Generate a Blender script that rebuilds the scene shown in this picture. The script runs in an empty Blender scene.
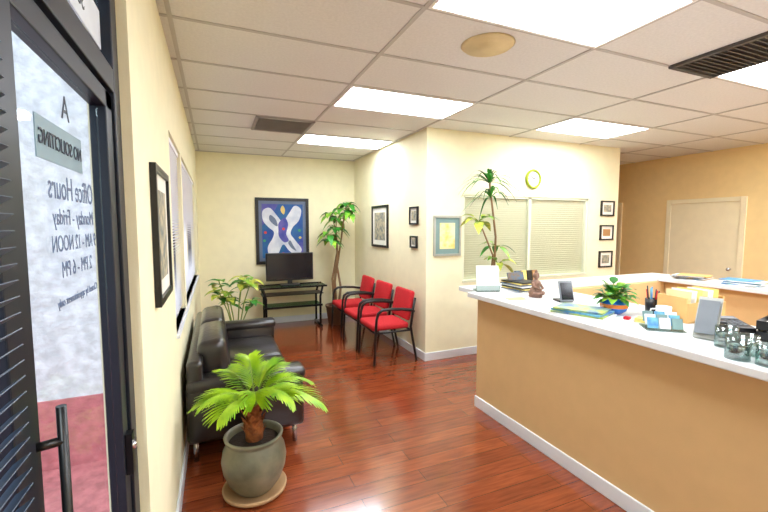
import bpy, bmesh, math, random
from mathutils import Vector, Matrix
random.seed(7)
S=bpy.context.scene
COL=bpy.context.collection
def lin(c):
    c=c/255.
    return c/12.92 if c<=.04045 else ((c+.055)/1.055)**2.4
def rgb(c): return (lin(c[0]),lin(c[1]),lin(c[2]),1)
MATS={}
def mat(name,col,rough=.5,metal=0,var=.06,nscale=8,bump=0,bscale=40,emis=0,trans=0,coat=0,col2=None,alpha=None):
    m=bpy.data.materials.new(name);m.use_nodes=True
    nt=m.node_tree;N=nt.nodes;L=nt.links;b=N['Principled BSDF']
    tc=N.new('ShaderNodeTexCoord');no=N.new('ShaderNodeTexNoise');no.inputs['Scale'].default_value=nscale;no.inputs['Detail'].default_value=4
    L.new(tc.outputs['Object'],no.inputs['Vector'])
    cr=N.new('ShaderNodeValToRGB');c=rgb(col)
    if col2: c0=rgb(col2);c1=c
    else:
        c0=tuple(x*(1-var) for x in c[:3])+(1,);c1=tuple(min(1,x*(1+var)) for x in c[:3])+(1,)
    cr.color_ramp.elements[0].color=c0;cr.color_ramp.elements[1].color=c1
    cr.color_ramp.elements[0].position=.35;cr.color_ramp.elements[1].position=.65
    L.new(no.outputs['Fac'],cr.inputs['Fac']);L.new(cr.outputs['Color'],b.inputs['Base Color'])
    b.inputs['Roughness'].default_value=rough;b.inputs['Metallic'].default_value=metal
    if coat: b.inputs['Coat Weight'].default_value=coat;b.inputs['Coat Roughness'].default_value=.15
    if trans: b.inputs['Transmission Weight'].default_value=trans
    if emis:
        b.inputs['Emission Color'].default_value=rgb(col);b.inputs['Emission Strength'].default_value=emis
    if bump:
        n2=N.new('ShaderNodeTexNoise');n2.inputs['Scale'].default_value=bscale;n2.inputs['Detail'].default_value=3
        L.new(tc.outputs['Object'],n2.inputs['Vector'])
        bp=N.new('ShaderNodeBump');bp.inputs['Strength'].default_value=bump;bp.inputs['Distance'].default_value=.01
        L.new(n2.outputs['Fac'],bp.inputs['Height']);L.new(bp.outputs['Normal'],b.inputs['Normal'])
    MATS[name]=m;return m
def glassmat(name,tint=(255,255,255),gl=.08,rough=.02):
    m=bpy.data.materials.new(name);m.use_nodes=True;nt=m.node_tree;N=nt.nodes;L=nt.links
    N.remove(N['Principled BSDF']);out=N['Material Output']
    t=N.new('ShaderNodeBsdfTransparent');t.inputs['Color'].default_value=rgb(tint)
    g=N.new('ShaderNodeBsdfGlossy');g.inputs['Roughness'].default_value=rough
    mx=N.new('ShaderNodeMixShader');mx.inputs['Fac'].default_value=gl
    L.new(t.outputs[0],mx.inputs[1]);L.new(g.outputs[0],mx.inputs[2]);L.new(mx.outputs[0],out.inputs['Surface'])
    MATS[name]=m;return m

class MB:
    def __init__(s): s.bm=bmesh.new();s.ms=[];s.M=Matrix.Identity(4)
    def mi(s,m):
        m=MATS[m]
        if m not in s.ms: s.ms.append(m)
        return s.ms.index(m)
    def v(s,co): return s.bm.verts.new(s.M@Vector(co))
    def face(s,vs,mi,smooth=False):
        try: fc=s.bm.faces.new(vs)
        except ValueError: return
        fc.material_index=mi;fc.smooth=smooth
    def poly(s,pts,m): s.face([s.v(q) for q in pts],s.mi(m))
    def bx(s,x0,x1,y0,y1,z0,z1,m): s.box(((x0+x1)/2,(y0+y1)/2,(z0+z1)/2),(x1-x0,y1-y0,z1-z0),m)
    def box(s,c,d,m,R=None,bev=0,smooth=False):
        mi=s.mi(m);T=Matrix.Translation(Vector(c))
        if R is not None: T=T@R.to_4x4()
        hx,hy,hz=[q/2 for q in d]
        if bev<=0:
            vs=[s.v(T@Vector((x,y,z))) for x in(-hx,hx) for y in(-hy,hy) for z in(-hz,hz)]
            for f in((0,1,3,2),(4,6,7,5),(0,4,5,1),(2,3,7,6),(0,2,6,4),(1,5,7,3)): s.face([vs[i] for i in f],mi)
        else:
            t=bmesh.new();bmesh.ops.create_cube(t,size=1)
            for q in t.verts: q.co=Vector((q.co.x*d[0],q.co.y*d[1],q.co.z*d[2]))
            bmesh.ops.bevel(t,geom=list(t.edges),offset=bev,segments=3,profile=.5,affect='EDGES')
            mp={q:s.v(T@q.co) for q in t.verts}
            for f in t.faces: s.face([mp[q] for q in f.verts],mi,smooth)
            t.free()
    def lathe(s,prof,c,m,seg=24,cap=True):
        mi=s.mi(m);rings=[]
        for r,z in prof:
            rings.append([s.v((c[0]+r*math.cos(2*math.pi*i/seg),c[1]+r*math.sin(2*math.pi*i/seg),c[2]+z)) for i in range(seg)])
        for A,B in zip(rings,rings[1:]):
            for i in range(seg): s.face([A[i],A[(i+1)%seg],B[(i+1)%seg],B[i]],mi,True)
        if cap:
            s.face(rings[0][::-1],mi);s.face(rings[-1],mi)
    def tube(s,pts,r,m,seg=8,cap=True):
        mi=s.mi(m);pts=[Vector(q) for q in pts];n=len(pts)
        rs=r if isinstance(r,(list,tuple)) else [r]*n
        rings=[];u=None
        for i in range(n):
            t=(pts[min(i+1,n-1)]-pts[max(i-1,0)]).normalized()
            if u is None:
                u=t.orthogonal().normalized()
            else:
                u=(u-t*u.dot(t));u=u.normalized() if u.length>1e-6 else t.orthogonal().normalized()
            w=t.cross(u)
            rings.append([s.v(pts[i]+(u*math.cos(2*math.pi*k/seg)+w*math.sin(2*math.pi*k/seg))*rs[i]) for k in range(seg)])
        for A,B in zip(rings,rings[1:]):
            for k in range(seg): s.face([A[k],A[(k+1)%seg],B[(k+1)%seg],B[k]],mi,True)
        if cap: s.face(rings[0][::-1],mi);s.face(rings[-1],mi)
    def leaf(s,base,d,L,W,m,droop=.3,fold=.2,seg=5,peak=.7,up=Vector((0,0,1))):
        mi=s.mi(m);base=Vector(base);d=Vector(d).normalized()
        side=d.cross(up)
        if side.length<1e-3: side=Vector((1,0,0))
        side.normalize();prev=None
        for i in range(seg+1):
            t=i/seg;c=base+d*L*t+Vector((0,0,-1))*droop*L*t*t
            w=W*.5*math.sin(math.pi*min(max(t,.0),1)**peak) if 0<t<1 else .002
            nrm=side.cross(d).normalized()
            cur=[s.v(c-side*w+nrm*w*fold),s.v(c),s.v(c+side*w+nrm*w*fold)]
            if prev:
                s.face([prev[0],prev[1],cur[1],cur[0]],mi,True);s.face([prev[1],prev[2],cur[2],cur[1]],mi,True)
            prev=cur
    def obj(s,name,loc=(0,0,0),rz=0,parent=None,bevel=0,scale=1):
        me=bpy.data.meshes.new(name)
        s.bm.to_mesh(me);s.bm.free()
        for m in s.ms: me.materials.append(m)
        o=bpy.data.objects.new(name,me);COL.objects.link(o);o.location=loc;o.rotation_euler=(0,0,rz);o.scale=(scale,)*3
        if parent: o.parent=parent
        if bevel:
            b=o.modifiers.new('bevel','BEVEL');b.width=bevel;b.segments=2;b.limit_method='ANGLE';b.angle_limit=math.radians(50)
        return o
def empty(name,loc=(0,0,0)):
    o=bpy.data.objects.new(name,None);COL.objects.link(o);o.location=loc;return o

# ---------------- materials
mat('cream',(244,237,202),.75,var=.02,bump=.06,bscale=120)
mat('tanwall',(244,214,154),.75,var=.02,bump=.06,bscale=120)
mat('countertan',(220,184,130),.7,var=.02,bump=.05,bscale=120)
mat('white',(242,240,236),.45,var=.01)
mat('trimwhite',(230,234,240),.4,var=.01)
mat('counterwhite',(228,230,230),.3,var=.015)
mat('doortan',(244,230,192),.5,var=.02)
mat('tbar',(190,186,182),.5,var=.02)
mat('tile',(228,227,224),.9,var=.035,nscale=60,bump=.35,bscale=90)
mat('ventdark',(110,106,104),.6);mat('ventgrey',(160,156,152),.5,metal=.1);mat('ventdark2',(46,44,44),.6);mat('ventgrey2',(84,80,78),.5,metal=.1)
mat('panel',(240,247,255),.5,var=0,emis=19)
mat('speaker',(226,206,156),.6,bump=.4,bscale=300)
mat('black',(16,16,18),.35);mat('blackmetal',(20,21,24),.35,metal=.6)
mat('bronze',(30,36,48),.4,metal=.3)
mat('leather',(34,30,30),.28,var=.15,nscale=5,bump=.25,bscale=25,coat=.4)
mat('chrome',(200,200,205),.18,metal=1)
mat('red',(192,24,34),.8,var=.08,nscale=60,bump=.2,bscale=200)
mat('screen',(22,26,34),.12,var=.05)
mat('pinkpaver',(200,124,128),.95,var=.2,nscale=14,bump=1,bscale=22)
mat('stucco',(226,230,238),.95,var=.16,nscale=14,bump=1,bscale=22)
mat('stuccopink',(200,122,128),.95,var=.15,nscale=14,bump=1,bscale=22)
mat('slat',(238,240,246),.5,var=.01);mat('slatcream',(224,226,200),.5,var=.01)
mat('slatdark',(70,84,104),.4)
mat('palmleaf',(170,205,26),.45,var=.2,nscale=12,col2=(112,165,22))
mat('leafgreen',(58,150,36),.45,col2=(30,104,26),nscale=9)
mat('leaflime',(150,195,46),.45,col2=(66,136,34),nscale=9)
mat('leafyellow',(214,210,80),.45,col2=(130,166,50),nscale=25)
mat('leafdark',(48,104,40),.45,col2=(26,70,26),nscale=9)
mat('trunk',(140,110,76),.85,bump=.6,bscale=40);mat('palmtrunk',(150,84,40),.9,var=.3,nscale=30,bump=1,bscale=60)
mat('stem',(126,150,60),.6)
mat('pot',(140,134,110),.5,col2=(90,92,72),nscale=5,bump=.15,bscale=20,coat=.3)
mat('potplain',(120,90,66),.7);mat('soil',(52,36,26),1,bump=1,bscale=60)
mat('saucer',(176,140,100),.6)
mat('paper',(236,236,236),.7,var=.01);mat('paperblue',(60,120,190),.5,col2=(110,180,190),nscale=18)
mat('magblue',(70,110,160),.4,col2=(180,200,60),nscale=14)
mat('paperyellow',(236,214,120),.6);mat('manila',(222,176,110),.7,var=.04);mat('folder',(236,218,164),.7)
mat('brochure',(120,100,80),.5,col2=(70,110,140),nscale=30)
mat('silverframe',(176,178,172),.35,metal=.5)
mat('mattecream',(238,236,226),.8);mat('matteal',(120,148,146),.8);mat('matdark',(104,116,140),.8);mat('matgold',(214,190,110),.6)
mat('artnavy',(28,70,150),.6,col2=(30,100,150),nscale=6);mat('artwhite',(228,230,236),.6,col2=(188,194,210),nscale=5)
mat('artpurple',(96,90,170),.6,col2=(50,66,150),nscale=8);mat('artred',(210,60,50),.6);mat('artgreen',(60,150,100),.6)
mat('arttan',(196,184,150),.7,col2=(110,120,120),nscale=20);mat('artyellow',(226,206,110),.7,col2=(240,230,190),nscale=10)
mat('lime',(150,168,20),.6);mat('clockface',(205,208,200),.7)
mat('statue',(128,96,80),.6,var=.3,nscale=30,bump=.4);mat('greyplastic',(120,126,132),.4)
mat('bluebowl',(40,110,200),.15,var=.2,nscale=12,coat=.5);mat('orangeglaze',(226,126,40),.2,coat=.5)
mat('text',(92,110,138),.6);mat('signbg',(122,148,160),.5);mat('textdark',(48,58,74),.6)
mat('stripwhite',(214,222,232),.5)
mat('wood',(176,132,80),.5,var=.15,nscale=6)
glassmat('glass',(236,244,246),.06);glassmat('glassjar',(200,215,212),.18);glassmat('tableglass',(150,190,170),.2)

def floormat():
    m=bpy.data.materials.new('floorwood');m.use_nodes=True;nt=m.node_tree;N=nt.nodes;L=nt.links;b=N['Principled BSDF']
    tc=N.new('ShaderNodeTexCoord')
    br=N.new('ShaderNodeTexBrick');br.inputs['Scale'].default_value=1;br.inputs['Brick Width'].default_value=1.2;br.inputs['Row Height'].default_value=.125
    br.inputs['Mortar Size'].default_value=.0016;br.inputs['Mortar Smooth'].default_value=.2;br.offset=.37
    br.inputs['Color1'].default_value=rgb((152,76,42));br.inputs['Color2'].default_value=rgb((128,60,34));br.inputs['Mortar'].default_value=rgb((80,32,16))
    L.new(tc.outputs['Object'],br.inputs['Vector'])
    mp=N.new('ShaderNodeMapping');mp.inputs['Scale'].default_value=(2,22,1);L.new(tc.outputs['Object'],mp.inputs['Vector'])
    no=N.new('ShaderNodeTexNoise');no.inputs['Scale'].default_value=2.2;no.inputs['Detail'].default_value=6;no.inputs['Distortion'].default_value=.6
    L.new(mp.outputs[0],no.inputs['Vector'])
    cr=N.new('ShaderNodeValToRGB');cr.color_ramp.elements[0].position=.3;cr.color_ramp.elements[0].color=(.66,.6,.58,1);cr.color_ramp.elements[1].position=.7;cr.color_ramp.elements[1].color=(1.12,1.1,1.05,1)
    L.new(no.outputs['Fac'],cr.inputs['Fac'])
    mx=N.new('ShaderNodeMix');mx.data_type='RGBA';mx.blend_type='MULTIPLY';mx.inputs[0].default_value=1
    L.new(br.outputs['Color'],mx.inputs[6]);L.new(cr.outputs['Color'],mx.inputs[7]);L.new(mx.outputs[2],b.inputs['Base Color'])
    b.inputs['Roughness'].default_value=.15;b.inputs['Specular IOR Level'].default_value=.6
    b.inputs['Coat Weight'].default_value=.35;b.inputs['Coat Roughness'].default_value=.12
    MATS['floorwood']=m
floormat()

XL=-.24;ZC=2.75;YB=6.72;XR=7.0;YF=-2.6
# ---------------- shell
b=MB();b.bx(XL-.1,XR+.1,YF-.1,7.7,-.06,0,'floorwood');b.obj('floor')
b=MB();b.bx(XL-.15,XR+.1,YF-.1,7.7,ZC,ZC+.08,'tile')
b.obj('ceiling')
b=MB()
xs=[1.03+1.22*k for k in range(-1,6)];ys=[1.28+.61*k for k in range(-6,10)]
for x in xs: b.bx(x-.012,x+.012,YF,7.6,ZC-.007,ZC-.0005,'tbar')
for y in ys: b.bx(XL,XR,y-.012,y+.012,ZC-.006,ZC-.0005,'tbar')
for y in (YB-.02,): b.bx(XL,2.28,y-.0,y+.02,ZC-.01,ZC-.0005,'tbar')
b.obj('trim_ceiling_grid')
for (px,py) in [(1.03,-1.77),(3.47,-1.77),(1.03,-.0-.55),(3.47,-.55),(1.03,1.28),(3.47,1.28),(1.03,3.11),(3.47,3.11),(1.03,4.94),(5.79,1.28),(5.79,-.55),(5.79,-1.77)]:  # panels behind the camera and in the far-right column are unseen, added for brightness
    b=MB();x1=min(px+1.22,6.95)
    b.bx(px+.03,x1-.03,py+.03,py+.58,ZC-.006,ZC-.001,'panel')
    for q in [(px+.012,x1-.012,py+.012,py+.03),(px+.012,x1-.012,py+.58,py+.598),(px+.012,px+.03,py+.03,py+.58),(x1-.03,x1-.012,py+.03,py+.58)]:
        b.bx(*q,ZC-.012,ZC-.001,'white')
    b.obj('ceiling_light_panel')
def vent(x0,y0,m,md,w=.61):
    b=MB();b.bx(x0+.02,x0+w-.02,y0+.02,y0+.59,ZC-.012,ZC-.001,md)
    for i in range(14):
        y=y0+.05+i*.038;b.box((x0+w/2,y,ZC-.018),(w-.06,.02,.004),m,Matrix.Rotation(.5,3,'X'))
    for q in [(x0,x0+w,y0,y0+.03),(x0,x0+w,y0+.58,y0+.61),(x0,x0+.03,y0,y0+.61),(x0+w-.03,x0+w,y0,y0+.61)]: b.bx(*q,ZC-.022,ZC-.001,m)
    b.obj('ceiling_vent')
vent(2.98,1.28,'ventgrey2','ventdark2',.49);vent(.42,4.33,'ventgrey','ventdark')
b=MB();b.lathe([(.0,-.02),(.06,-.022),(.065,-.012),(.12,-.018),(.125,-.010),(.15,-.014),(.165,-.001)],(1.6,2.12,ZC),'speaker',32)
b.obj('ceiling_speaker')
b=MB();T=.12;x0,x1=XL-T,XL
b.bx(x0,x1,YF,-.35,0,ZC,'cream');b.bx(x0,x1,1.55,2.75,0,ZC,'cream');b.bx(x0,x1,2.75,5.95,0,.95,'cream');b.bx(x0,x1,2.75,5.95,2.2,ZC,'cream');b.bx(x0,x1,5.95,YB+.1,0,ZC,'cream')
b.bx(x0,x1,-.35,1.55,2.66,ZC,'cream');b.bx(x0,x1,3.62,3.72,.95,2.2,'cream')
b.obj('wall_left')
b=MB();b.bx(XL,2.4,YB,YB+.12,0,ZC,'cream');b.obj('wall_back')
b=MB();b.bx(2.28,2.4,4.23,YB,0,ZC,'cream');b.obj('wall_partition')
wx0,wx1,wz0,wz1=2.79,4.9,.92,2.0
b=MB();b.bx(2.28,wx0,4.11,4.23,0,ZC,'cream');b.bx(wx1,5.5,4.11,4.23,0,ZC,'cream');b.bx(wx0,wx1,4.11,4.23,0,wz0,'cream');b.bx(wx0,wx1,4.11,4.23,wz1,ZC,'cream')
b.bx(5.38,5.5,4.23,7.5,0,ZC,'tanwall');b.obj('wall_reception')
b=MB();b.bx(XR,XR+.12,YF,7.62,0,ZC,'tanwall');b.obj('wall_right')
b=MB();b.bx(5.5,XR,7.5,7.62,0,ZC,'tanwall');b.obj('wall_corridor')
b=MB();b.bx(XL-.12,XR+.12,YF-.12,YF,0,ZC,'cream');b.obj('wall_front')
def bb(n,*q):
    b=MB();b.bx(*q,0,.1,'trimwhite');b.obj('baseboard_'+n,bevel=.004)
bb('left',XL,XL+.015,1.55,YB);bb('back',XL+.015,2.28,YB-.015,YB);bb('partition',2.265,2.28,4.095,YB-.015);bb('reception',2.265,5.5,4.095,4.11);bb('right',XR-.015,XR,YF,3.2)
def rdoor(n,y0,y1):
    b=MB();b.bx(XR-.02,XR-.001,y0,y1,0.005,1.97,'doortan')
    for q in [(y0-.07,y0,0,2.04),(y1,y1+.07,0,2.04),(y0,y1,1.975,2.04)]: b.bx(XR-.03,XR-.001,*q,'doortan')
    b.tube([(XR-.02,y0+.07,.98),(XR-.07,y0+.07,.98)],.012,'chrome');b.lathe([(.0,-.025),(.02,-.02),(.028,0),(.02,.02),(0,.025)],(XR-.085,y0+.07,.98),'chrome',12,False)
    b.obj('door_%d'%n,bevel=.003)
rdoor(2,3.31,4.26);rdoor(3,5.2,6.1)
b=MB()
for q in [(wx0,wx0+.03,wz0,wz1),(wx1-.03,wx1,wz0,wz1),((wx0+wx1)/2-.02,(wx0+wx1)/2+.02,wz0,wz1)]: b.bx(q[0],q[1],4.125,4.2,q[2],q[3],'slatcream')
b.bx(wx0,wx1,4.125,4.2,wz1-.03,wz1,'slatcream');b.bx(wx0,wx1,4.10,4.2,wz0,wz0+.025,'slatcream')
b.bx(wx0,wx1,4.205,4.225,wz0,wz1,'slatcream')
z=wz0+.045
while z<wz1-.04:
    b.box(((wx0+wx1)/2,4.165,z),(wx1-wx0-.07,.003,.03),'slatcream',Matrix.Rotation(.5,3,'X'));z+=.028
b.obj('window_2')
b=MB()
for (ya,yb) in [(2.75,3.62),(3.72,5.95)]:
    for q in [(ya,ya+.035,.95,2.2),(yb-.035,yb,.95,2.2),(ya,yb,.95,.985),(ya,yb,2.165,2.2)]: b.bx(XL-.1,XL-.06,*q,'bronze')
    z=.99
    while z<2.16:
        b.box((XL-.03,(ya+yb)/2,z),(.024,yb-ya-.03,.0015),'slat',Matrix.Rotation(-.75,3,'Y'));z+=.02
    b.bx(XL-.045,XL-.015,ya+.01,yb-.01,2.165,2.195,'slat')
b.bx(XL-.04,XL+.02,2.72,5.98,.93,.95,'trimwhite')
b.obj('window_1')
# ---- entrance
FX=-.27
e=empty('door_1',(0,0,0))
b=MB()
b.bx(FX-.06,FX,1.47,1.548,0,2.655,'bronze');b.bx(FX-.06,FX,-.348,-.27,0,2.655,'bronze')
b.bx(FX-.06,FX,-.27,1.47,2.03,2.1,'bronze');b.bx(FX-.06,FX,-.27,1.47,2.6,2.655,'bronze')
b.bx(FX-.06,FX,.70,.77,0,2.03,'bronze')
b.bx(FX-.05,FX-.01,-.27,1.47,2.32,2.35,'bronze')
b.bx(FX-.036,FX-.03,-.27,1.47,2.1,2.6,'glass');b.bx(FX-.036,FX-.03,-.27,.70,0,2.03,'glass')
b.obj('door_frame',parent=e,bevel=.004)
b=MB()
y0,y1=.775,1.462
for q in [(y0,y0+.035,.02,2.02),(y1-.07,y1,.02,2.02),(y0,y1,1.97,2.02),(y0,y1,.02,.2)]: b.bx(FX-.05,FX-.008,*q,'bronze')
b.bx(FX-.034,FX-.028,y0+.035,y1-.07,.2,1.97,'glass')
b.obj('door_leaf',parent=e,bevel=.004)
b=MB()
hx=FX+.025
b.tube([(FX-.02,.785,1.27),(hx,.80,1.27)],.008,'black');b.tube([(FX-.02,.785,.82),(hx,.80,.82)],.008,'black')
b.tube([(hx,.80,1.33),(hx,.80,.74)],.0075,'black',12)
b.obj('pull_handle',parent=e)
b=MB();b.bx(FX-.01,FX+.012,1.405,1.44,.85,.98,'blackmetal');b.lathe([(.012,0),(.012,.02)],(FX+.01,1.42,.93),'chrome',12);b.obj('lock',parent=e)
TY=.05
b=MB()
b.bx(FX-.027,FX-.025,.875+TY,1.15+TY,1.755,1.835,'signbg');b.obj('sign_plate',parent=e)
b=MB();b.bx(FX-.029,FX-.026,-.25,1.46,2.15,2.26,'stripwhite');b.obj('address_strip',parent=e)
def txt(s,y,z,size,sx=1,x=FX-.0235,m='text'):
    c=bpy.data.curves.new('txt','FONT');c.body=s;c.size=size;c.align_x='CENTER';c.align_y='CENTER';c.extrude=.0005
    o=bpy.data.objects.new('lettering',c);COL.objects.link(o);o.location=(x,y+TY,z);o.rotation_euler=(math.pi/2,0,-math.pi/2);o.scale=(sx,1,1)
    c.materials.append(MATS[m]);o.parent=e
txt('A',1.04,1.88,.075,m='textdark');txt('NO SOLICITING',1.012,1.795,.042,.85,m='textdark');txt('Office Hours',1.065,1.705,.072,.8)
txt('Monday - Friday',1.07,1.645,.048,.9);txt('9 AM - 12 NOON',1.07,1.59,.048,.85);txt('2 PM - 6 PM',1.07,1.535,.048,.9);txt('Closed by appointment only',1.07,1.47,.025)
txt('SUITE 1020 ENTRANCE  1020 - A',.85,2.205,.07,.8,FX-.0255,m='textdark')
b=MB()
z=.12
while z<1.98:
    b.box((XL-.015,.22,z),(.024,.92,.0015),'slatdark',Matrix.Rotation(-.6,3,'Y'));z+=.022
b.bx(XL-.028,XL-.0,-.24,.68,1.98,2.02,'slatdark');b.obj('window_blind')
b=MB();b.bx(-9,XL-.14,-6,12,-.12,-.04,'pinkpaver');b.obj('sidewalk_ground')
b=MB();b.bx(-6,-.4,3.3,3.5,.44,4.2,'stucco');b.bx(-6,-.4,3.28,3.5,-.04,.44,'stuccopink');b.obj('wall_outside')

# ---------------- reception counter
CT=1.04
b=MB()
b.bx(2.125,2.24,-.9,2.89,0,CT-.045,'countertan');b.bx(2.24,2.75,-.9,2.89,0,CT-.045,'countertan')
b.bx(2.24,4.69,2.89,3.02,0,CT-.045,'countertan');b.bx(4.69,4.82,.3,3.02,0,CT-.045,'countertan')
b.bx(2.035,2.90,-.95,2.92,CT-.043,CT,'counterwhite')
b.bx(2.155,5.0,2.92,3.235,CT-.043,CT,'counterwhite')
b.bx(4.6,5.0,.25,2.92,CT-.043,CT,'counterwhite')
b.bx(2.11,2.125,-.9,2.89,0,.1,'trimwhite')
b.obj('reception_counter',bevel=.006)

# ---------------- sofa
e=empty('sofa',(0,0,0))
L0,L1=2.84,4.6;xa,xb=-.215,.57
b=MB()
b.box(((xa+xb)/2,(L0+L1)/2,.225),(xb-xa,L1-L0-.04,.15),'leather',bev=.03,smooth=True)
b.obj('base',parent=e)
b=MB();n=2;w=(L1-L0-.36)/n
for i in range(n):
    yc=L0+.18+w*(i+.5);b.box((.24,yc,.365),(.62,w-.006,.15),'leather',bev=.045,smooth=True)
b.obj('seat_cushions',parent=e)
b=MB()
for i in range(n):
    yc=L0+.18+w*(i+.5);b.box((-.03,yc,.60),(.2,w-.008,.42),'leather',Matrix.Rotation(-.12,3,'Y'),bev=.06,smooth=True)
b.box((xa+.06,(L0+L1)/2,.44),(.10,L1-L0-.04,.56),'leather',bev=.03,smooth=True)
b.obj('back_cushions',parent=e)
for k,yc in enumerate((L0+.09,L1-.09)):
    b=MB();b.box(((xa+xb)/2+.0,yc,.36),(xb-xa,.17,.42),'leather',bev=.05,smooth=True)
    b.box(((xa+xb)/2+.01,yc,.55),(xb-xa+.01,.19,.09),'leather',bev=.038,smooth=True);b.obj('arm_%d'%(k+1),parent=e)
b=MB()
for x in (xa+.05,xb-.06):
    for y in (L0+.1,L1-.1): b.tube([(x,y,0),(x,y,.16)],.018,'chrome',12)
b.obj('legs',parent=e)

# ---------------- chairs
def chair(x,y,rz):
    b=MB()
    b.box((-.02,0,.43),(.47,.47,.075),'red',bev=.03,smooth=True)
    R=Matrix.Rotation(.2,3,'Y')
    b.box((.24,0,.66),(.06,.46,.36),'red',R,bev=.028,smooth=True)
    for s in(-1,1):
        yy=.265*s
        b.tube([(-.25,yy,0),(-.235,yy,.3),(-.22,yy,.54),(-.2,yy,.61),(-.15,yy,.645),(-.05,yy,.65),(.1,yy,.64),(.22,yy,.62),(.27,yy*.97,.6)],[.015]*3+[.018]*5+[.014],'black',10)
        b.tube([(.3,yy,0),(.25,yy,.25),(.22,yy,.42),(.25,yy*.97,.6),(.285,yy*.93,.76)],.015,'black',10)
        b.tube([(-.23,yy,.38),(.22,yy,.38)],.012,'black')
    for x2,z2 in((-.23,.38),(.22,.38),(.255,.62)): b.tube([(x2,-.265,z2),(x2,.265,z2)],.012,'black')
    b.obj('waiting_chair',(x,y,0),rz)
chair(1.9,4.45,.0);chair(1.9,5.1,.03);chair(1.9,5.75,-.02)

# ---------------- tv stand + tv
b=MB()
sx0,sx1,sy0,sy1=.58,1.62,6.15,6.55
b.bx(sx0,sx1,sy0,sy1,.66,.672,'tableglass');b.bx(sx0,sx1,sy0,sy0+.02,.655,.68,'blackmetal');b.bx(sx0,sx1,sy1-.02,sy1,.655,.68,'blackmetal')
b.bx(sx0+.08,sx1-.08,sy0+.03,sy1-.03,.36,.37,'tableglass');b.bx(sx0+.07,sx1-.07,sy0+.02,sy0+.04,.345,.375,'blackmetal')
b.bx(sx0+.05,sx1-.05,sy0+.04,sy1-.04,.54,.55,'blackmetal')
for x,s in((sx0+.1,1),(sx1-.1,-1)):
    for y in(sy0+.05,sy1-.05):
        b.tube([(x-.04*s,y,.66),(x,y,.5),(x,y,.06)],.018,'blackmetal',10)
    b.tube([(x,sy0-.02,.03),(x,sy1+.02,.03)],.022,'blackmetal',10)
    for y in(sy0,sy1): b.lathe([(.02,0),(.025,.01),(.02,.03)],(x,y,0),'black',10)
b.obj('tv_stand')
b=MB()
b.box((1.08,6.4,.97),(.74,.05,.44),'black',bev=.008);b.bx(.73,1.43,6.368,6.374,.78,1.17,'screen')
b.box((1.08,6.42,.72),(.07,.04,.09),'black');b.box((1.08,6.4,.684),(.3,.2,.018),'black',bev=.006)
b.obj('television')

# ---------------- framed pictures
def pic_y(name,xc,zc,w,h,y,fm,mm,am,fw=.03,mw=.06,art=None):
    b=MB();d=.025
    for q in [(xc-w/2,xc+w/2,zc-h/2,zc-h/2+fw),(xc-w/2,xc+w/2,zc+h/2-fw,zc+h/2),(xc-w/2,xc-w/2+fw,zc-h/2+fw,zc+h/2-fw),(xc+w/2-fw,xc+w/2,zc-h/2+fw,zc+h/2-fw)]:
        b.bx(q[0],q[1],y-d,y-.001,q[2],q[3],fm)
    b.bx(xc-w/2+fw,xc+w/2-fw,y-.012,y-.001,zc-h/2+fw,zc+h/2-fw,mm)
    m=fw+mw;b.bx(xc-w/2+m,xc+w/2-m,y-.014,y-.011,zc-h/2+m,zc+h/2-m,am)
    if art: art(b,xc,zc,w/2-m,h/2-m,y-.0145)
    return b.obj(name)
def pic_x(name,yc,zc,w,h,x,s,fm,mm,am,fw=.03,mw=.05):
    b=MB();d=.025
    def bx(u0,u1,z0,z1,a,c,m):
        xs_=sorted((x+s*a,x+s*c));b.bx(xs_[0],xs_[1],u0,u1,z0,z1,m)
    for q in [(yc-w/2,yc+w/2,zc-h/2,zc-h/2+fw),(yc-w/2,yc+w/2,zc+h/2-fw,zc+h/2),(yc-w/2,yc-w/2+fw,zc-h/2+fw,zc+h/2-fw),(yc+w/2-fw,yc+w/2,zc-h/2+fw,zc+h/2-fw)]: bx(*q,.001,d,fm)
    bx(yc-w/2+fw,yc+w/2-fw,zc-h/2+fw,zc+h/2-fw,.001,.012,mm);m=fw+mw
    bx(yc-w/2+m,yc+w/2-m,zc-h/2+m,zc+h/2-m,.011,.014,am);return b.obj(name)
def smoothpts(pts,n=6):
    out=[];L=len(pts)
    for i in range(L):
        p0,p1,p2,p3=[pts[(i+k-1)%L] for k in range(4)]
        for j in range(n):
            t=j/n
            out.append(tuple(.5*((2*p1[a])+(-p0[a]+p2[a])*t+(2*p0[a]-5*p1[a]+4*p2[a]-p3[a])*t*t+(-p0[a]+3*p1[a]-3*p2[a]+p3[a])*t**3) for a in(0,1)))
    return out
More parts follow.
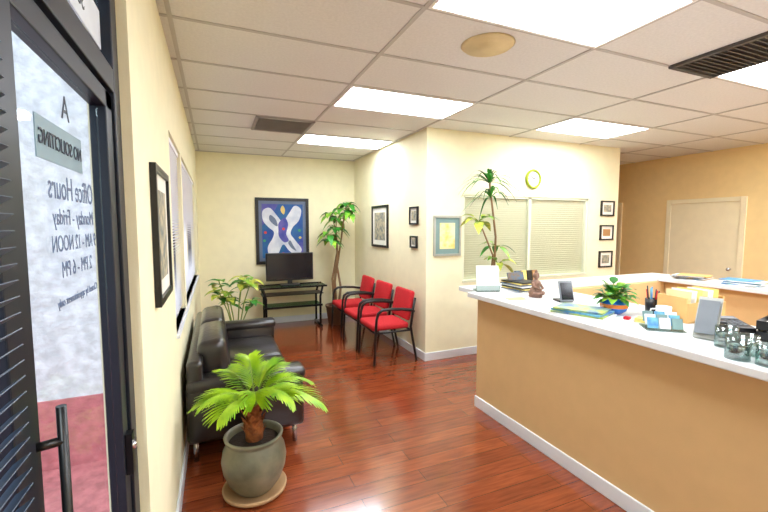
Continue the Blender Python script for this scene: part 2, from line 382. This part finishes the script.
def bigart(b,cx,cz,w,h,y):
    def P(pts,m,o,sm=True):
        if sm: pts=smoothpts(pts)
        b.poly([(cx+max(-1,min(1,px))*w,y-o,cz+max(-1,min(1,pz))*h) for px,pz in pts],m)
    P([(-1,1),(-.2,1),(-.6,.5),(-1,.2)],'artpurple',.0006,False);P([(1,-1),(.4,-1),(.7,-.5),(1,-.2)],'artpurple',.0006,False)
    P([(-.95,.75),(-.6,.85),(-.2,.5),(.0,.35),(.3,.65),(.6,.95),(.92,.8),(.8,.4),(.5,.15),(.38,-.1),(.6,-.35),(.92,-.7),(.7,-.92),(.3,-.75),(.0,-.5),(-.3,-.9),(-.65,-.95),(-.75,-.6),(-.5,-.25),(-.45,-.02),(-.7,.15),(-.95,.4)],'artwhite',.001)
    P([(-.2,.3),(.1,.5),(.26,.25),(.16,-.1),(.28,-.35),(.05,-.42),(-.2,-.2),(-.22,.05)],'artpurple',.0018)
    P([(.0,.95),(.12,.8),(.05,.62),(-.1,.78)],'matgold',.0018)
    P([(-.6,.6),(-.35,.45),(-.25,.2),(-.4,.22),(-.65,.42)],'matdark',.0018)
    P([(.35,-.35),(.5,-.55),(.65,-.75),(.42,-.65),(.25,-.45)],'matdark',.0018)
    for (x,z,m) in((-.85,-.05,'artred'),(.82,.02,'artgreen'),(0,-.85,'artred'),(-.9,-.35,'artgreen'),(.03,.08,'artred'),(.85,-.25,'matgold')):
        P([(x+.07*math.cos(t*1.047),z+.05*math.sin(t*1.047)) for t in range(6)],m,.003)
pic_y('framed_painting',1.03,1.53,.86,1.08,YB,'black','matdark','artnavy',.05,.05,bigart)
pic_x('framed_picture',5.52,1.61,.62,.62,2.28,-1,'black','mattecream','arttan',.035,.07)
pic_x('framed_certificate',4.41,1.745,.22,.22,2.28,-1,'black','mattecream','arttan',.02,.03)
pic_x('framed_certificate',4.41,1.42,.18,.15,2.28,-1,'black','mattecream','arttan',.02,.02)
pic_y('framed_diploma',2.56,1.5,.38,.48,4.11,'silverframe','matteal','artyellow',.025,.06)
pic_y('framed_certificate',5.27,1.87,.27,.22,4.11,'black','mattecream','arttan',.02,.04)
pic_y('framed_certificate',5.27,1.52,.27,.22,4.11,'black','mattecream','wood',.02,.04)
pic_y('framed_certificate',5.27,1.13,.27,.24,4.11,'black','mattecream','arttan',.02,.04)
pic_x('framed_picture',2.13,1.585,.5,.6,XL,1,'black','mattecream','arttan',.03,.07)
b=MB();b.M=Matrix.Translation((3.86,4.11,2.23))@Matrix.Rotation(math.pi/2,4,'X')
b.lathe([(.122,.001),(.128,.02),(.116,.035),(.1,.03),(.098,.016)],(0,0,0),'lime',32,False);b.lathe([(.1,.001),(.1,.018)],(0,0,0),'clockface',32)
for k in range(12):
    t=k*math.pi/6;b.box((.078*math.sin(t),.078*math.cos(t),.0195),(.008,.018,.002),'black',Matrix.Rotation(-t,3,'Z'))
b.box((.02,.018,.021),(.01,.055,.002),'black',Matrix.Rotation(-.8,3,'Z'));b.box((-.025,.02,.022),(.008,.075,.002),'black',Matrix.Rotation(.9,3,'Z'))
b.obj('wall_clock')

# ---------------- plants
def rnd(a,c): return random.uniform(a,c)
def frond(b,base,az,el,L,droop,W,m,stem):
    base=Vector(base);d=Vector((math.cos(az)*math.cos(el),math.sin(az)*math.cos(el),math.sin(el)))
    pts=[base+d*L*t+Vector((0,0,-1))*droop*L*t*t for t in [i/14 for i in range(15)]]
    b.tube(pts,[.006-.0045*i/14 for i in range(15)],stem,5)
    N=22
    for i in range(N):
        t=.22+.78*i/(N-1);k=min(int(t*14),13);fr=t*14-k;p=pts[k].lerp(pts[k+1],fr);tg=(pts[k+1]-pts[k]).normalized()
        sd=tg.cross(Vector((0,0,1))).normalized()
        ll=W*(.45+.55*math.sin(math.pi*min(1,t*.9+.05)))*(1 if t<.9 else .75)
        for s in(-1,1):
            dd=(sd*s*(1-.5*t)+tg*(.45+.6*t)+Vector((0,0,.22))).normalized()
            b.leaf(p,dd,ll*rnd(.9,1.08),.017,m,droop=.35,fold=.15,seg=3,peak=.8)
e=empty('potted_palm',(.18,2.46,0))
b=MB()
b.lathe([(.0,0),(.15,0),(.185,.02),(.19,.04),(.178,.042),(.15,.02),(0,.02)],(0,0,0),'saucer',36,False)
b.obj('saucer',parent=e)
b=MB()
b.lathe([(0,.021),(.10,.021),(.115,.035),(.155,.09),(.182,.16),(.19,.22),(.18,.28),(.155,.325),(.15,.335),(.17,.35),(.173,.365),(.16,.37),(.148,.355),(.145,.32)],(0,0,0),'pot',40,False)
b.lathe([(0,.335),(.147,.325)],(0,0,0),'soil',24,False)
b.obj('pot',parent=e)
b=MB()
b.tube([(0,0,.3),(.005,0,.40),(0,.005,.50),(.01,0,.57)],[.05,.055,.042,.025],'palmtrunk',12)
for k in range(30):
    z=.33+.22*k/30;t=k*2.4;b.leaf((.04*math.cos(t),.04*math.sin(t),z),(math.cos(t)*.5,math.sin(t)*.5,1),.08,.045,'palmtrunk',0,.3,3)
for k in range(5):
    t=k*1.3;b.tube([(0,0,.48),(.03*math.cos(t),.03*math.sin(t),.57)],.012,'stem',6)
for az,el,L,dr in [(-2.9,.85,.42,.55),(2.9,.6,.38,.5),(2.3,1.05,.42,.45),(1.7,1.25,.44,.4),(.9,1.0,.46,.5),(.25,.85,.48,.6),(-.35,.68,.50,.62),(-.75,.95,.44,.65),(-1.6,1.15,.34,.65),(-2.35,.8,.40,.6),(.0,1.3,.46,.5)]:
    frond(b,(.01,0,.55),az,el,L,dr,.165,'palmleaf','stem')
b.obj('palm',parent=e)

def pot(b,x,y,z,r,h,m):
    b.lathe([(0,0),(r*.7,0),(r*.78,.01),(r,h*.92),(r*1.06,h*.92),(r*1.06,h),(r*.94,h),(r*.9,h*.88)],(x,y,z),m,28,False);b.lathe([(0,h*.9),(r*.92,h*.88)],(x,y,z),'soil',20,False)
b=MB();pot(b,0,0,0,.16,.3,'potplain')
for k in range(8):
    t=k*.8+.3;top=Vector((.2*math.cos(t),.16*math.sin(t),rnd(.66,.98)))
    b.tube([(0.02*math.cos(t),.02*math.sin(t),.26),(top.x*.5,top.y*.5,top.z*.7),top],.007,'stem',6)
    for j in range(8):
        u=t+j*.8+rnd(-.2,.2);b.leaf(top-Vector((0,0,.04*(j%3))),(math.cos(u),math.sin(u),rnd(.1,.7)),rnd(.15,.19),.10,random.choice(['leaflime','leafyellow','leafgreen']),.5,.25,5,.8)
b.obj('potted_croton',(.205,5.15,0))
def cluster(b,c,n,L,W,mats,elr=(-.2,.8),dr=.6):
    c=Vector(c)
    for j in range(n):
        u=j*2.4+rnd(-.2,.2);el=rnd(*elr);d=Vector((math.cos(u)*math.cos(el),math.sin(u)*math.cos(el),math.sin(el)))
        st=c+d*.05;b.tube([c,st],.004,'stem',5);b.leaf(st,d,L*rnd(.8,1.15),W,random.choice(mats),dr,.25,5,.8)
b=MB();pot(b,0,0,0,.17,.32,'potplain')
for pts in [[(0,0,.28),(-.02,0,.7),(.03,0,1.1),(.0,-.02,1.55)],[(.04,0,.28),(.08,0,.6),(.02,0,.95),(.08,0,1.3),(.14,-.06,1.85)],[(-.03,0,.28),(-.06,0,.75),(.02,-.03,1.2),(-.05,-.05,1.45),(-.14,-.08,1.46)]]:
    b.tube(pts,[.022,.02,.018,.015,.011][:len(pts)],'trunk',8)
for c in [(0,-.02,1.55),(.0,-.05,1.7),(.17,-.1,1.95),(.19,-.16,1.8),(.1,-.08,1.87),(-.14,-.1,1.47),(-.13,-.12,1.36),(-.08,-.06,1.77)]:
    cluster(b,c,8,.18,.11,['leafgreen','leaflime','leaflime','leafgreen'],(-.1,.9),.85)
for a_,c_ in [((0,-.02,1.55),(.0,-.05,1.7)),((.14,-.06,1.85),(.19,-.16,1.8)),((.14,-.06,1.85),(.17,-.1,1.95)),((0,-.02,1.55),(-.08,-.06,1.77)),((-.14,-.08,1.46),(-.13,-.12,1.36))]: b.tube([a_,c_],.008,'trunk',6)
b.obj('potted_tree',(1.81,6.3,0))
# dracaena behind counter wing
b=MB();pot(b,.1,0,0,.12,.3,'potplain')
b.tube([(.1,0,.28),(.06,0,.9),(.08,-.0,1.5),(-.02,0,2.1)],[.016,.014,.012,.01],'trunk',8)
b.tube([(.1,0,.28),(.02,0,.9),(.03,-.02,1.3),(-.16,-.03,1.66)],[.014,.012,.01,.008],'trunk',8)
b.tube([(.12,0,.28),(.1,0,.8),(.12,0,1.2)],[.014,.012,.01],'trunk',8)
def spiky(c,n,L,W,ms,dr):
    for j in range(n):
        u=j*2.4+rnd(-.2,.2);el=rnd(.2,1.4);d=(math.cos(u)*math.cos(el),math.sin(u)*math.cos(el)*.6,math.sin(el))
        b.leaf(c,d,L*rnd(.75,1.1),W,random.choice(ms),dr,.2,8,.6)
spiky((-.02,0,2.08),28,.50,.030,['leafdark','leafgreen'],.75)
spiky((.0,0,1.92),16,.46,.028,['leafdark','leafgreen'],.9)
cluster(b,(-.18,-.04,1.67),10,.2,.1,['leafyellow','leaflime'])
cluster(b,(.12,0,1.2),8,.22,.08,['leaflime','leafyellow'])
cluster(b,(.08,0,1.4),7,.18,.07,['leafgreen','leaflime'])
b.obj('potted_dracaena',(2.78,3.58,0))

# ---------------- counter items
K=.937;Z=CT+.001
def pl(x,y): return (x*K,y*K,Z)
b=MB();b.M=Matrix.Rotation(-.35,4,'Z')
b.box((0,0,.12),(.2,.006,.22),'paper',Matrix.Rotation(-.15,3,'X'));b.box((0,.04,.006),(.2,.14,.01),'glassjar');b.box((0,-.02,.03),(.21,.02,.05),'glassjar')
b.obj('sign_holder',pl(2.36,3.06))
b=MB()
for k in range(8): b.box((rnd(-.01,.01),rnd(-.01,.01),.006+.0115*k),(.20,.26,.010),['paper','brochure','paperyellow','black'][k%4],Matrix.Rotation(rnd(-.15,.15),3,'Z'))
b.box((.0,.06,.125),(.18,.01,.07),'brochure',Matrix.Rotation(-.3,3,'X'))
b.obj('brochure_stack',pl(2.68,2.98))
b=MB()
for k in range(4): b.box((-.1+.07*k,0,.07),(.06,.03,.13),['brochure','paperyellow','black','wood'][k],Matrix.Rotation(-.15,3,'X'))
b.bx(-.14,.15,-.05,.06,0,.02,'wood');b.obj('brochure_rack',(2.86,3.10,Z))
b=MB();b.box((0,0,.002),(.21,.24,.003),'paper',Matrix.Rotation(.4,3,'Z'));b.box((.02,-.02,.006),(.15,.1,.004),'paperyellow',Matrix.Rotation(-.3,3,'Z'));b.obj('loose_papers',pl(2.31,2.66))
b=MB()
b.lathe([(0,0),(.05,0),(.055,.01),(.05,.02),(.058,.035),(.045,.06),(.03,.085),(.038,.11),(.034,.13),(.014,.142),(.012,.15),(.022,.16),(.026,.178),(.02,.197),(.01,.205),(.012,.215),(0,.222)],(0,0,0),'statue',20,False)
for s in(-1,1): b.tube([(.034*s,0,.125),(.05*s,-.01,.095),(.03*s,-.045,.075),(0,-.05,.07)],[.012,.011,.009,.007],'statue',8);b.tube([(.02*s,0,.03),(.06*s,-.03,.03),(0,-.055,.032)],[.02,.018,.012],'statue',8)
b.obj('buddha_figurine',pl(2.57,2.66),.2,scale=1)
b=MB();b.box((0,0,.085),(.11,.012,.16),'greyplastic',Matrix.Rotation(-.3,3,'X'),bev=.004);b.box((0,-.009,.087),(.09,.002,.13),'screen',Matrix.Rotation(-.3,3,'X'));b.box((0,.04,.008),(.11,.1,.016),'black',bev=.004)
b.tube([(0,.08,.01),(0,.025,.1)],.006,'black');b.obj('card_terminal',pl(2.62,2.38),-.3)
b=MB()
for k,(w,l,m,r) in enumerate([(.25,.34,'paper',0),(.24,.32,'magblue',.04),(.23,.31,'paperblue',-.06),(.22,.30,'magblue',.08)]):
    b.box((0,0,.006+.012*k),(w,l,.010),m,Matrix.Rotation(r,3,'Z'))
b.obj('magazine_stack',pl(2.36,2.0),.35)
b=MB();b.lathe([(0,0),(.045,0),(.075,.025),(.083,.045)],(0,0,0),'bluebowl',28,False);b.lathe([(.083,.045),(.086,.055),(.081,.07)],(0,0,0),'orangeglaze',28,False);b.lathe([(.081,.07),(.07,.09),(.062,.1),(.07,.108)],(0,0,0),'bluebowl',28,False);b.lathe([(0,.092),(.066,.09)],(0,0,0),'soil',16,False)
for j in range(70):
    u=j*2.4;el=rnd(.1,1.3);d=Vector((math.cos(u)*math.cos(el),math.sin(u)*math.cos(el),math.sin(el)));st=Vector((0,0,.09))+d*rnd(.03,.11)
    b.tube([(0,0,.085),st],.003,'stem',4);b.leaf(st,d,rnd(.07,.10),.055,random.choice(['leafgreen','leafgreen','leaflime']),.5,.2,4,.7)
b.obj('potted_houseplant',pl(2.60,1.94))
b=MB();b.lathe([(0,0),(.035,0),(.038,.09),(.034,.09),(.032,.01)],(0,0,0),'black',20,False)
for k in range(7):
    t=k*.9;b.tube([(.015*math.cos(t),.015*math.sin(t),.01),(.033*math.cos(t),.033*math.sin(t),rnd(.13,.17))],.004,['black','paperblue','red'][k%3],6)
b.obj('pen_cup',pl(2.86,1.84),scale=1.1)
b=MB()
b.bx(-.15,.15,-.10,.10,0,.01,'manila');b.bx(-.15,.15,.09,.10,.01,.15,'manila');b.bx(-.15,.15,-.10,-.09,.01,.12,'manila');b.bx(-.15,-.14,-.09,.09,.01,.15,'manila');b.bx(.14,.15,-.09,.09,.01,.15,'manila')
for k in range(6): b.box((-.11+.043*k,0,.10+.004*(k%3)),(.006,.16,.17),['folder','paper','paperyellow'][k%3],Matrix.Rotation(.1,3,'Y'))
b.obj('cardboard_file_box',pl(2.93,1.63),-.15)
b=MB()
b.box((0,0,.005),(.22,.18,.008),'glassjar')
for k in range(3):
    for j in range(3):
        b.box((-.07+.07*j,-.05+.05*k,.048+.012*k),(.06,.012,.07),['paperblue','paper','matteal'][(k+j)%3],Matrix.Rotation(-.35,3,'X'))
b.obj('business_card_rack',pl(2.48,1.53),-.7,scale=.85)
b=MB();b.box((0,0,.012),(.075,.075,.024),'paperyellow');b.box((.0,.09,.008),(.04,.03,.016),'red');b.obj('sticky_notes',pl(2.55,1.69),.3)
b=MB();b.lathe([(0,0),(.035,0),(.04,.01),(.042,.09),(.038,.09),(.036,.012)],(0,0,0),'white',24,False);b.tube([(.04,0,.07),(.065,0,.065),(.07,0,.045),(.06,0,.025),(.04,0,.02)],.005,'white',8);b.obj('coffee_mug',pl(2.70,1.66),2.)
b=MB()
b.box((0,0,.035),(.2,.22,.045),'black',Matrix.Rotation(.12,3,'X'),bev=.008);b.box((-.065,0,.07),(.045,.2,.03),'black',Matrix.Rotation(.12,3,'X'),bev=.012)
b.box((.04,.06,.069),(.09,.05,.004),'greyplastic',Matrix.Rotation(.12,3,'X'))
for i in range(3):
    for j in range(4): b.box((.01+.03*i,.015-.025*j,.06-.003*j),(.018,.014,.006),'greyplastic')
b.obj('desk_telephone',pl(2.80,1.36),-.6,scale=.9)
# stacked black letter tray
b=MB()
for k in range(2):
    z=.004+.055*k
    b.bx(-.11,.11,-.13,.13,z,z+.004,'black');b.bx(-.11,-.105,-.13,.13,z,z+.045,'black');b.bx(.105,.11,-.13,.13,z,z+.045,'black');b.bx(-.11,.11,.125,.13,z,z+.045,'black')
    for j in range(3): b.box((rnd(-.005,.005),0,z+.008+.006*j),(.19,.24,.004),['paper','manila','paper'][j],Matrix.Rotation(rnd(-.03,.03),3,'Z'))
for x in(-.1,.1):
    for y in(-.12,.12): b.tube([(x,y,0),(x,y,.06)],.005,'black',6)
b.obj('letter_tray',pl(2.84,1.06),.2)
b=MB();b.box((0,0,.11),(.10,.006,.22),'silverframe',Matrix.Rotation(-.45,3,'X'));b.box((0,.03,.004),(.10,.13,.006),'silverframe');b.box((0,-.012,.115),(.085,.006,.18),'greyplastic',Matrix.Rotation(-.45,3,'X'))
b.obj('literature_stand',pl(2.50,1.30),-1.3)
def jar(x,y,r,h):
    b=MB();b.lathe([(0,0),(r,0),(r,h),(r*.94,h),(r*.92,.006),(0,.006)],(0,0,0),'glassjar',28,False)
    for k in range(10):
        t=k*1.7;b.box((r*.35*math.cos(t),r*.35*math.sin(t),.02+.005*k),(.03,.018,.008),['paper','black','greyplastic'][k%3],Matrix.Rotation(t,3,'Z'))
    b.obj('glass_jar',pl(x,y))
jar(2.25,1.04,.045,.10);jar(2.37,1.06,.045,.09);jar(2.42,1.17,.045,.10);jar(2.27,.93,.045,.09)
for yy,ms in((2.85,['paper','manila','brochure']),(2.35,['paper','paperblue','paper'])):
    b=MB()
    for k in range(8): b.box((rnd(-.03,.03),rnd(-.03,.03),.003+.006*k),(.24,.28,.005),ms[k%3],Matrix.Rotation(rnd(-.4,.4),3,'Z'))
    b.obj('paper_stack',pl(5.12,yy))

# ---------------- world, sun, camera
w=bpy.data.worlds.new('world');S.world=w;w.use_nodes=True;nt=w.node_tree
bg=nt.nodes['Background'];bg.inputs['Color'].default_value=(.82,.91,1,1);bg.inputs['Strength'].default_value=1.7
sd=bpy.data.lights.new('sun','SUN');sd.energy=1.8;sd.angle=.03;so=bpy.data.objects.new('sun',sd);COL.objects.link(so)
so.rotation_euler=Vector((.12,.6,-.8)).to_track_quat('-Z','Y').to_euler()
S.view_settings.view_transform='Standard';S.view_settings.exposure=.12
cd=bpy.data.cameras.new('camera');co=bpy.data.objects.new('camera',cd);COL.objects.link(co);S.camera=co
cd.sensor_width=36;cd.lens=398/768*36;cd.clip_start=.02
co.location=(0,0,1.63);co.rotation_euler=(math.pi/2-math.atan(31/398),0,-math.atan(169/399))
